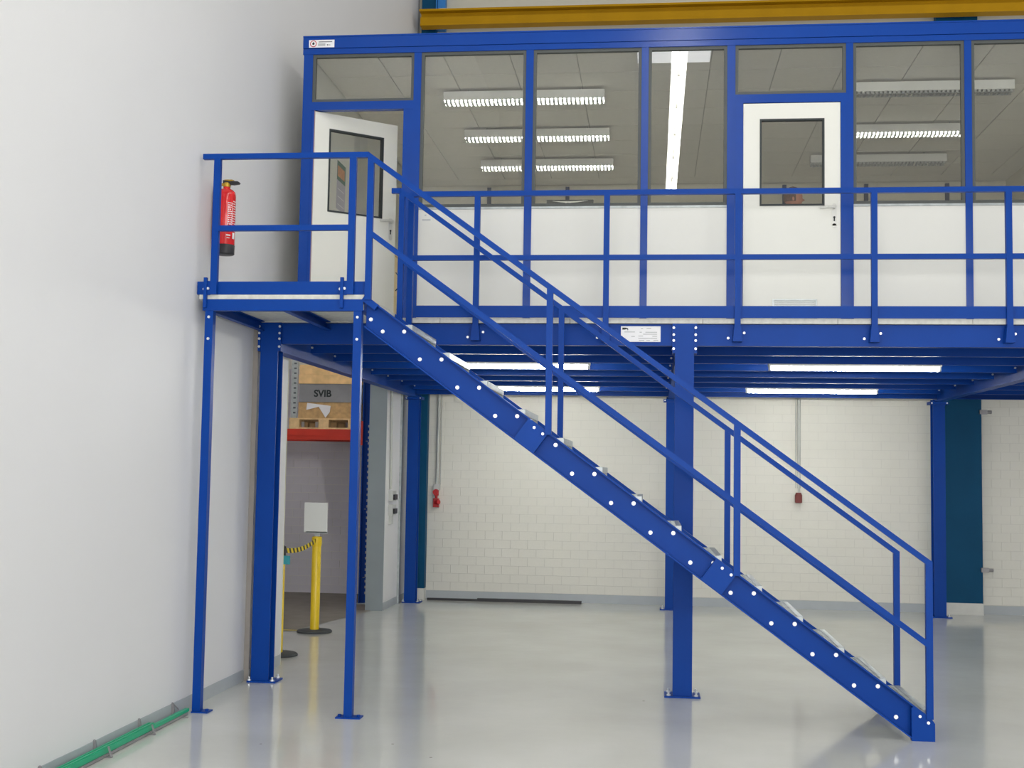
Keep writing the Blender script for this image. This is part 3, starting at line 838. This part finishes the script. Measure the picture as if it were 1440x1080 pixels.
# ---------------------------------------------------------------- doors
def door(name, hx, hy, ang, W, label):
    """leaf local: s along leaf from hinge, outer face towards camera"""
    c, s_ = math.cos(ang), math.sin(ang)
    def T(mb):
        mb.v = [(hx + v[0] * c - v[1] * s_, hy + v[0] * s_ + v[1] * c, v[2]) for v in mb.v]
        return mb
    d = bpy.data.objects.new(name, None); d.empty_display_size = 0.1
    link(d, None, (hx, hy, DZ)); tag(d, label, None, None, 'structure')
    z0, z1 = DZ + 0.012, 5.205
    gx0, gx1, gz0, gz1 = 0.145, 0.713, 4.272, 5.062
    leaf = MB().box(0, gx0, 0, 0.04, z0, z1).box(gx1, W, 0, 0.04, z0, z1).box(gx0, gx1, 0, 0.04, z0, gz0).box(gx0, gx1, 0, 0.04, gz1, z1)
    lf = part('leaf', T(leaf), DOORW, d)
    part('pane', T(MB().box(gx0 + 0.01, gx1 - 0.01, 0.016, 0.023, gz0 + 0.01, gz1 - 0.01)), GLASS, d)
    part('glazing_bead', T(MB().ring_rect(gx0, gx1, gz0, gz1, -0.006, 0.046, 0.016)), DGASKET, d)
    hxp = W - 0.055
    h = part('handle', T(MB().cyl((hxp, -0.002, 4.245), (hxp, -0.055, 4.245), 0.010, n=8).tube([(hxp + 0.004, -0.052, 4.248), (hxp - 0.06, -0.056, 4.25), (hxp - 0.13, -0.046, 4.243)], 0.012)), HANDLE, d, True)
    part('lock_plate', T(MB().box(hxp - 0.02, hxp + 0.02, -0.006, 0, 4.09, 4.27).cyl((hxp, 0, 4.09), (hxp, -0.006, 4.09), 0.02, n=12).cyl((hxp, 0, 4.27), (hxp, -0.006, 4.27), 0.02, n=12)), HANDLE, h)
    part('keyhole', T(MB().box(hxp - 0.006, hxp + 0.006, -0.008, -0.006, 4.13, 4.165).cyl((hxp, -0.006, 4.165), (hxp, -0.008, 4.165), 0.010, n=10)), PRINTD, h)
    return d, T
d1, T1 = door('door_1', 0.226, 0.476, math.radians(38.3), 0.858, 'white office door standing open inwards above the landing')
d2, T2 = door('door_2', 4.177, YO + 0.004, 0.0, 0.852, 'closed white office door with window and lever handle')
gr = part('vent_grille', MB().ring_rect(4.435, 4.824, 3.25, 3.432, YO - 0.006, YO + 0.003, 0.012), GALV, d2)
for k in range(9):
    part('vent_slat', MB().box(4.447, 4.812, YO - 0.004, YO + 0.002, 3.268 + k * 0.017, 3.276 + k * 0.017), GALV, gr)

# things inside the office
t = thing('office_cabinet', (0.4, 2.7, DZ), 'cream wooden office cabinet seen behind the open door', 'cabinet')
part('body', MB().box(0.155, 0.585, 1.95, 3.15, DZ + 0.002, 4.17), BEECH, t)
part('top_board', MB().box(0.155, 0.615, 1.93, 3.17, 4.17, 4.195), BEECH, t)
for (a, b) in ((1.955, 2.545), (2.555, 3.145)):
    dd = part('cabinet_door', MB().box(0.585, 0.605, a, b, DZ + 0.05, 4.165), BEECH, t)
    hy = b - 0.08 if a < 2.3 else a + 0.08
    part('handle', MB().tube([(0.605, hy, 3.80), (0.63, hy, 3.83), (0.64, hy, 3.9), (0.63, hy, 3.97), (0.605, hy, 4.0)], 0.006), BLACK, dd)
tag(part('storage_box', MB().box(0.25, 0.55, 2.2, 2.5, 4.196, 4.25).box(0.24, 0.56, 2.19, 2.51, 4.25, 4.27), BLACK), 'flat dark box lying on the cream cabinet behind the open door', 'box')
ps = tag(part('flyer_sheet', MB().box(0.1505, 0.153, 1.60, 1.94, 4.53, 5.03), FLYER), 'tall printed flyer on the office wall seen through the open door', 'poster')
part('flyer_header', MB().box(0.153, 0.154, 1.60, 1.94, 4.83, 5.03), FLYGR, ps)
part('flyer_picture', MB().box(0.154, 0.155, 1.62, 1.90, 4.87, 4.98), FLYOR, ps)
part('flyer_print', MB().box(0.153, 0.154, 1.64, 1.90, 4.74, 4.745).box(0.153, 0.154, 1.64, 1.90, 4.66, 4.665).box(0.153, 0.154, 1.64, 1.90, 4.58, 4.585), PAPER, ps)
t = thing('display_box', (2.6, 0.76, 4.2), 'dark carton with a pale arc and white lettering behind the glass', 'box')
part('carton', MB().box(2.385, 2.825, 0.76, 1.0, 4.06, 4.408), mat('carton_dark', srgb(62, 62, 54), 0.6), t)
part('edge_strip', MB().box(2.378, 2.385, 0.757, 1.0, 4.06, 4.408).box(2.825, 2.832, 0.757, 1.0, 4.06, 4.408), mat('carton_edge', srgb(176, 172, 156), 0.6), t)
mb = MB()
top = []; bot = []
for k in range(17):
    u = k / 16.0
    x = 2.44 + u * 0.335
    top.append((x, 4.396 - 0.006 * math.sin(math.pi * u) + 0.004 * u)); bot.append((x, 4.396 - 0.018 * math.sin(math.pi * u) + 0.004 * u - 0.0005))
mb.prism(top + bot[::-1], (0, 0.757, 0), (1, 0, 0), (0, 0, 1), (0, 1, 0), 0.003)
part('pale_arc', mb, mat('arc_print', srgb(244, 242, 232), 0.5), t)
part('lettering', text_mb('Rollers', 0.034, (2.605, 0.758, 4.366), (1, 0, 0), (0, 0, 1)), PRINTW, t)
t2 = tag(part('box_shelf', MB().box(2.30, 2.95, 0.72, 1.1, 4.04, 4.059).box(2.32, 2.36, 0.74, 1.08, DZ + 0.001, 4.04).box(2.89, 2.93, 0.74, 1.08, DZ + 0.001, 4.04), BEECH), 'narrow side table behind the infill panel holding the dark carton', 'table')

# person standing in the office, head seen through the closed door's window, facing right
def person(px, py):
    z0 = DZ + 0.001
    J = {  # joints (x forward = +x facing right)
        'pelvis': (0, 0, 0.98, 0.15), 'waist': (0.0, 0, 1.12, 0.13), 'chest': (0.0, 0, 1.34, 0.155), 'neckb': (0.0, 0, 1.50, 0.075), 'neck': (0.015, 0, 1.55, 0.055),
        'hipL': (0, 0.10, 0.92, 0.10), 'kneeL': (0.03, 0.11, 0.50, 0.062), 'ankL': (0.0, 0.11, 0.09, 0.042), 'toeL': (0.16, 0.12, 0.04, 0.036),
        'hipR': (0, -0.10, 0.92, 0.10), 'kneeR': (0.02, -0.11, 0.50, 0.062), 'ankR': (-0.02, -0.11, 0.09, 0.042), 'toeR': (0.14, -0.12, 0.04, 0.036),
        'shL': (0, 0.19, 1.43, 0.062), 'elL': (-0.02, 0.25, 1.13, 0.045), 'wrL': (0.10, 0.23, 0.90, 0.03), 'haL': (0.15, 0.22, 0.83, 0.033),
        'shR': (0, -0.19, 1.43, 0.062), 'elR': (-0.02, -0.25, 1.13, 0.045), 'wrR': (0.10, -0.23, 0.90, 0.03), 'haR': (0.15, -0.22, 0.83, 0.033),
    }
    E_ = [('pelvis', 'waist'), ('waist', 'chest'), ('chest', 'neckb'), ('neckb', 'neck')]
    for s in 'LR':
        E_ += [('pelvis', 'hip' + s), ('hip' + s, 'knee' + s), ('knee' + s, 'ank' + s), ('ank' + s, 'toe' + s), ('chest', 'sh' + s), ('sh' + s, 'el' + s), ('el' + s, 'wr' + s), ('wr' + s, 'ha' + s)]
    for s, sy in (('L', 1), ('R', -1)):     # five short fingers per hand
        for k in range(4):
            a = 'f%s%d' % (s, k)
            J[a] = (0.155 + 0.012 * k, sy * (0.205 + 0.010 * (k % 2)), 0.755 + 0.018 * abs(k - 1.5), 0.009)
            E_.append(('ha' + s, a))
        J['th' + s] = (0.185, sy * 0.19, 0.80, 0.010); E_.append(('ha' + s, 'th' + s))
    ks = list(J)
    me = bpy.data.meshes.new('person')
    me.from_pydata([J[k][:3] for k in ks], [(ks.index(a), ks.index(b)) for a, b in E_], [])
    ob = bpy.data.objects.new('tmp', me); COL.objects.link(ob)
    sk = ob.modifiers.new('skin', 'SKIN')
    for i, k in enumerate(ks):
        me.skin_vertices[0].data[i].radius = (J[k][3], J[k][3])
    me.skin_vertices[0].data[ks.index('pelvis')].use_root = True
    sk.use_smooth_shade = True
    sb = ob.modifiers.new('sub', 'SUBSURF'); sb.levels = 2
    dg = bpy.context.evaluated_depsgraph_get()
    m2 = bpy.data.meshes.new_from_object(ob.evaluated_get(dg))
    bpy.data.objects.remove(ob)
    # head as a shaped ellipsoid merged into the body mesh
    bm = bmesh.new(); bm.from_mesh(m2)
    before = set(bm.verts)
    bmesh.ops.create_uvsphere(bm, u_segments=28, v_segments=20, radius=1.0)
    hc = Vector((0.03, 0, 1.685))
    for v in bm.verts:
        if v in before: continue
        p = v.co.copy()
        x, y, z = p.x * 0.098, p.y * 0.076, p.z * 0.122
        if z < 0: x *= 1 - 0.10 * (-z / 0.12); y *= 1 - 0.35 * (-z / 0.12)
        if p.x > 0.75 and abs(p.y) < 0.35:           # profile: nose, lips, chin, brow, eye hollow
            zz = p.z
            x += 0.030 * math.exp(-((zz + 0.16) / 0.11) ** 2) * max(0, 1 - abs(p.y) / 0.22)
            x += 0.010 * math.exp(-((zz + 0.50) / 0.06) ** 2) + 0.006 * math.exp(-((zz - 0.22) / 0.08) ** 2)
            x -= 0.008 * math.exp(-((zz - 0.05) / 0.07) ** 2)
        v.co = hc + Vector((x, y, z))
    for sy in (-1, 1):                               # ears
        r = bmesh.ops.create_uvsphere(bm, u_segments=10, v_segments=8, radius=1.0)
        for v in r['verts']:
            v.co = hc + Vector((-0.008 + v.co.x * 0.018, sy * 0.074 + v.co.y * 0.010, -0.012 + v.co.z * 0.032))
    for v in bm.verts:
        v.co += Vector((0, 0, 0))
    bm.to_mesh(m2); bm.free()
    m2.materials.clear()
    for m in (SKIN, SHIRT, TROUS): m2.materials.append(m)
    for p in m2.polygons:
        p.use_smooth = True
        c = p.center
        hand = abs(c.y) > 0.17 and c.z < 0.9
        p.material_index = 0 if (c.z > 1.52 or hand) else (1 if c.z > 1.0 or abs(c.y) > 0.2 else 2)
    m2.name = 'person'
    o = link(bpy.data.objects.new('person', m2), None, (px, py, z0))
    tag(o, 'person with short brown hair facing right behind the closed door window', 'person')
    bm = bmesh.new(); bmesh.ops.create_uvsphere(bm, u_segments=28, v_segments=18, radius=1.0)
    dele = [v for v in bm.verts if (v.co.z < 0.30 and v.co.x > 0.25) or v.co.z < -0.35]
    bmesh.ops.delete(bm, geom=dele, context='VERTS')
    for v in bm.verts:
        v.co = Vector((v.co.x * 0.106 - 0.004, v.co.y * 0.083, v.co.z * 0.131))
    me = bpy.data.meshes.new('hair'); bm.to_mesh(me); bm.free(); me.materials.append(HAIR)
    for p in me.polygons: p.use_smooth = True
    link(bpy.data.objects.new('hair', me), o, Vector((px, py, z0)) + hc)
    for sy in (-1, 1):
        zc = z0 + 1.690
        part('eye', MB().lathe([(0.001, zc - 0.005), (0.005, zc - 0.002), (0.005, zc + 0.002), (0.001, zc + 0.005)], (px + 0.112, py + sy * 0.030), 8), PRINTD, o)
person(4.86, 2.95)

# ================================================================== WALL-MOUNTED AND SMALL THINGS
# fire extinguisher on the left wall by the landing
ex, ey = -0.055, -1.07
t = thing('fire_extinguisher', (ex, ey, 3.58), 'red fire extinguisher hung on the white wall beside the landing', 'fire extinguisher')
body = part('cylinder', MB().lathe([(0.070, 3.645), (0.076, 3.655), (0.076, 4.06), (0.070, 4.085), (0.05, 4.105), (0.028, 4.115), (0.028, 4.13)], (ex, ey), 28), RED, t, True)
part('foot', MB().lathe([(0.070, 3.575), (0.077, 3.58), (0.078, 3.65), (0.074, 3.655)], (ex, ey), 28), BLACK, t, True)
part('valve', MB().lathe([(0.026, 4.125), (0.030, 4.13), (0.030, 4.155), (0.02, 4.165)], (ex, ey), 14).box(ex - 0.05, ex + 0.03, ey - 0.014, ey + 0.014, 4.14, 4.16), BRASS, t)
part('lever', MB().prism([(-0.03, 0.0), (0.06, -0.01), (0.105, -0.004), (0.11, 0.008), (0.095, 0.018), (0.02, 0.022), (-0.03, 0.03)], (ex, ey + 0.014, 4.155), (1, 0, 0), (0, 0, 1), (0, -1, 0), 0.028), BLACK, t)
part('pin', MB().box(ex - 0.02, ex + 0.045, ey - 0.006, ey + 0.006, 4.178, 4.19).cyl((ex + 0.03, ey, 4.186), (ex + 0.06, ey, 4.182), 0.004, n=6), BRASS, t)
part('hose', MB().tube([(ex - 0.05, ey, 4.15), (ex - 0.075, ey - 0.03, 4.14), (ex - 0.082, ey - 0.05, 4.05), (ex - 0.080, ey - 0.055, 3.80), (ex - 0.078, ey - 0.05, 3.68)], 0.010), BLACK, t)
part('wall_hook', MB().box(XW + 0.001, ex - 0.07, ey - 0.02, ey + 0.02, 3.98, 4.04), GALV, t)
# white print on the cylinder: curved frame and squiggles
mb = MB()
def cpatch(a0, a1, z0, z1, r=0.0766):
    n = max(1, int((a1 - a0) / 6))
    for i in range(n):
        aa, bb = math.radians(a0 + (a1 - a0) * i / n), math.radians(a0 + (a1 - a0) * (i + 1) / n)
        q = []
        for rr in (r, r + 0.0012):
            q += [(ex + rr * math.cos(aa), ey + rr * math.sin(aa), z0), (ex + rr * math.cos(bb), ey + rr * math.sin(bb), z0), (ex + rr * math.cos(bb), ey + rr * math.sin(bb), z1), (ex + rr * math.cos(aa), ey + rr * math.sin(aa), z1)]
        mb.add(q, [(0, 1, 2, 3), (7, 6, 5, 4), (0, 4, 5, 1), (3, 2, 6, 7)])
cpatch(-62, -60, 3.78, 3.99); cpatch(-60, -30, 3.985, 3.99); cpatch(-32, -30, 3.78, 3.99); cpatch(-60, -30, 3.78, 3.785)
rng = random.Random(3)
for z in [3.795 + 0.017 * i for i in range(11)]:
    a = -57
    while a < -36:
        wd = rng.uniform(3, 8); cpatch(a, a + wd, z, z + 0.009); a += wd + rng.uniform(2, 5)
for z in [3.76 + 0.02 * i for i in range(13)]:
    a = -26
    while a < 0:
        wd = rng.uniform(2, 6); cpatch(a, a + wd, z, z + 0.008); a += wd + rng.uniform(3, 7)
cpatch(-66, -40, 3.72, 3.73); cpatch(-62, -44, 3.70, 3.706); cpatch(-25, -5, 3.70, 3.75)
part('printed_label', mb, PRINTW, body)

# green strip on brackets along the foot of the left wall
t = thing('floor_guard_rail', (-0.11, -3.5, 0), 'green plastic strip held by steel brackets along the foot of the left wall', 'floor guard')
part('rear_strip', MB().box(-0.105, -0.075, -6.5, -1.46, 0.022, 0.045), GREEN, t)
part('front_strip', MB().box(-0.130, -0.072, -6.5, -2.12, 0.030, 0.060).box(-0.12, -0.105, -6.5, -2.125, 0.06, 0.066).box(-0.095, -0.08, -6.5, -2.125, 0.06, 0.066), GREEN, t)
part('carrier_rail', MB().box(-0.115, -0.068, -6.5, -1.5, 0.004, 0.021), STEELB, t)
for y in (-1.62, -2.23, -2.93, -3.65, -4.4, -5.1):
    b = part('bracket', MB().prism([(-0.153, 0.012), (-0.140, 0.012), (-0.13, 0.05), (-0.142, 0.105), (-0.153, 0.11)], (0, y, 0), (1, 0, 0), (0, 0, 1), (0, 1, 0), 0.02)
             .box(-0.153, -0.03, y, y + 0.03, 0, 0.004), STEELB, t)
    if y < -2.0:
        part('clip', MB().bar((-0.030, y + 0.01, 0.004), (-0.055, y + 0.01, 0.072), 0.02, 0.005, (0, 1, 0)), STEELB, b)
    else:
        part('clip', MB().bar((-0.153, y + 0.03, 0.1), (-0.12, y + 0.06, 0.05), 0.012, 0.006, (0, 1, 0)), STEELB, b)

# black bar on the floor at the back wall
tag(part('black_bar', MB().box(0.17, 2.40, 7.20, 7.24, 0.001, 0.03).box(0.9, 2.40, 7.20, 7.26, 0.03, 0.042), BLACK), 'long black bar lying on the floor along the back wall', 'bar')

# power drops on the back wall
t = thing('power_drop', (0.25, 7.37, 1.32), 'grey conduit with two bright red sockets on the back wall, left', 'socket')
part('conduit', MB().cyl((0.255, 7.37, 1.66), (0.265, 7.37, 3.15), 0.024, n=10).cyl((0.30, 7.38, 1.66), (0.302, 7.38, 3.15), 0.008, n=6), CONDUIT, t, True)
part('junction_box', MB().box(0.205, 0.30, 7.335, 7.39, 1.58, 1.665), SOCKGREY, t)
part('red_socket', MB().cyl((0.248, 7.335, 1.555), (0.248, 7.28, 1.55), 0.042, n=14).box(0.215, 0.28, 7.335, 7.39, 1.50, 1.585), SOCKRED, t)
part('red_plug', MB().box(0.21, 0.29, 7.31, 7.39, 1.33, 1.46).cyl((0.25, 7.32, 1.40), (0.30, 7.28, 1.41), 0.034, n=12).cyl((0.25, 7.35, 1.46), (0.25, 7.35, 1.50), 0.02, n=8), SOCKRED, t)
t = thing('power_drop', (5.44, 7.37, 1.48), 'pale conduit with one dull red socket on the back wall, right', 'socket')
part('conduit', MB().cyl((5.455, 7.37, 1.70), (5.455, 7.37, 3.15), 0.024, n=10).cyl((5.41, 7.38, 1.70), (5.41, 7.38, 3.15), 0.007, n=6), CONDUIT, t, True)
part('cable', MB().cyl((5.45, 7.36, 1.62), (5.452, 7.37, 1.70), 0.014, n=8), CONDUIT, t)
part('red_socket', MB().lathe([(0.040, 1.49), (0.050, 1.50), (0.050, 1.60), (0.036, 1.635)], (5.445, 7.33), 14), SOCKBROWN, t)
t = thing('wall_socket', (XW, 6.1, 1.13), 'grey socket boxes on a conduit on the white wall beside the opening', 'socket')
part('conduit', MB().cyl((XW + 0.02, 5.98, 1.6), (XW + 0.02, 5.90, 3.1), 0.018, n=8), CONDUIT, t)
part('socket_box', MB().box(XW, XW + 0.06, 5.93, 6.17, 1.44, 1.58), SOCKGREY, t)
part('socket_box', MB().box(XW, XW + 0.06, 5.93, 6.17, 1.25, 1.39), SOCKGREY, t)
part('socket_lid', MB().box(XW + 0.06, XW + 0.085, 5.96, 6.14, 1.46, 1.53), BLACK, t)
part('socket_lid', MB().box(XW + 0.06, XW + 0.085, 5.96, 6.14, 1.27, 1.34), BLACK, t)
part('cable_inlet', MB().box(XW, XW + 0.04, 5.98, 6.1, 1.13, 1.25), SOCKGREY, t)

# hall lamp row hung above the hall (its image shows in the office glass)
t = thing('hall_lamp_row', (3.68, -6.5, 7.0), 'row of bare twin fluorescent tubes hung high above the hall', 'lamp')
part('trunking', MB().box(3.58, 3.78, -11.05, -2.6, 7.06, 7.12), LAMPBODY, t)
k = 0
y = -11.03
while y < -2.6:
    y1 = y + 1.4
    for dx in (-0.055, 0.055):
        part('tube', MB().cyl((3.68 + dx, y + 0.03, 7.0), (3.68 + dx, y1 - 0.03, 7.0), 0.038, n=10), TUBE_HALL, t, True)
    part('tube_clip', MB().box(3.60, 3.76, y - 0.012, y + 0.012, 6.99, 7.06).box(3.66, 3.70, y - 0.03, y + 0.03, 6.95, 6.99), LAMPBODY, t)
    y += 1.4
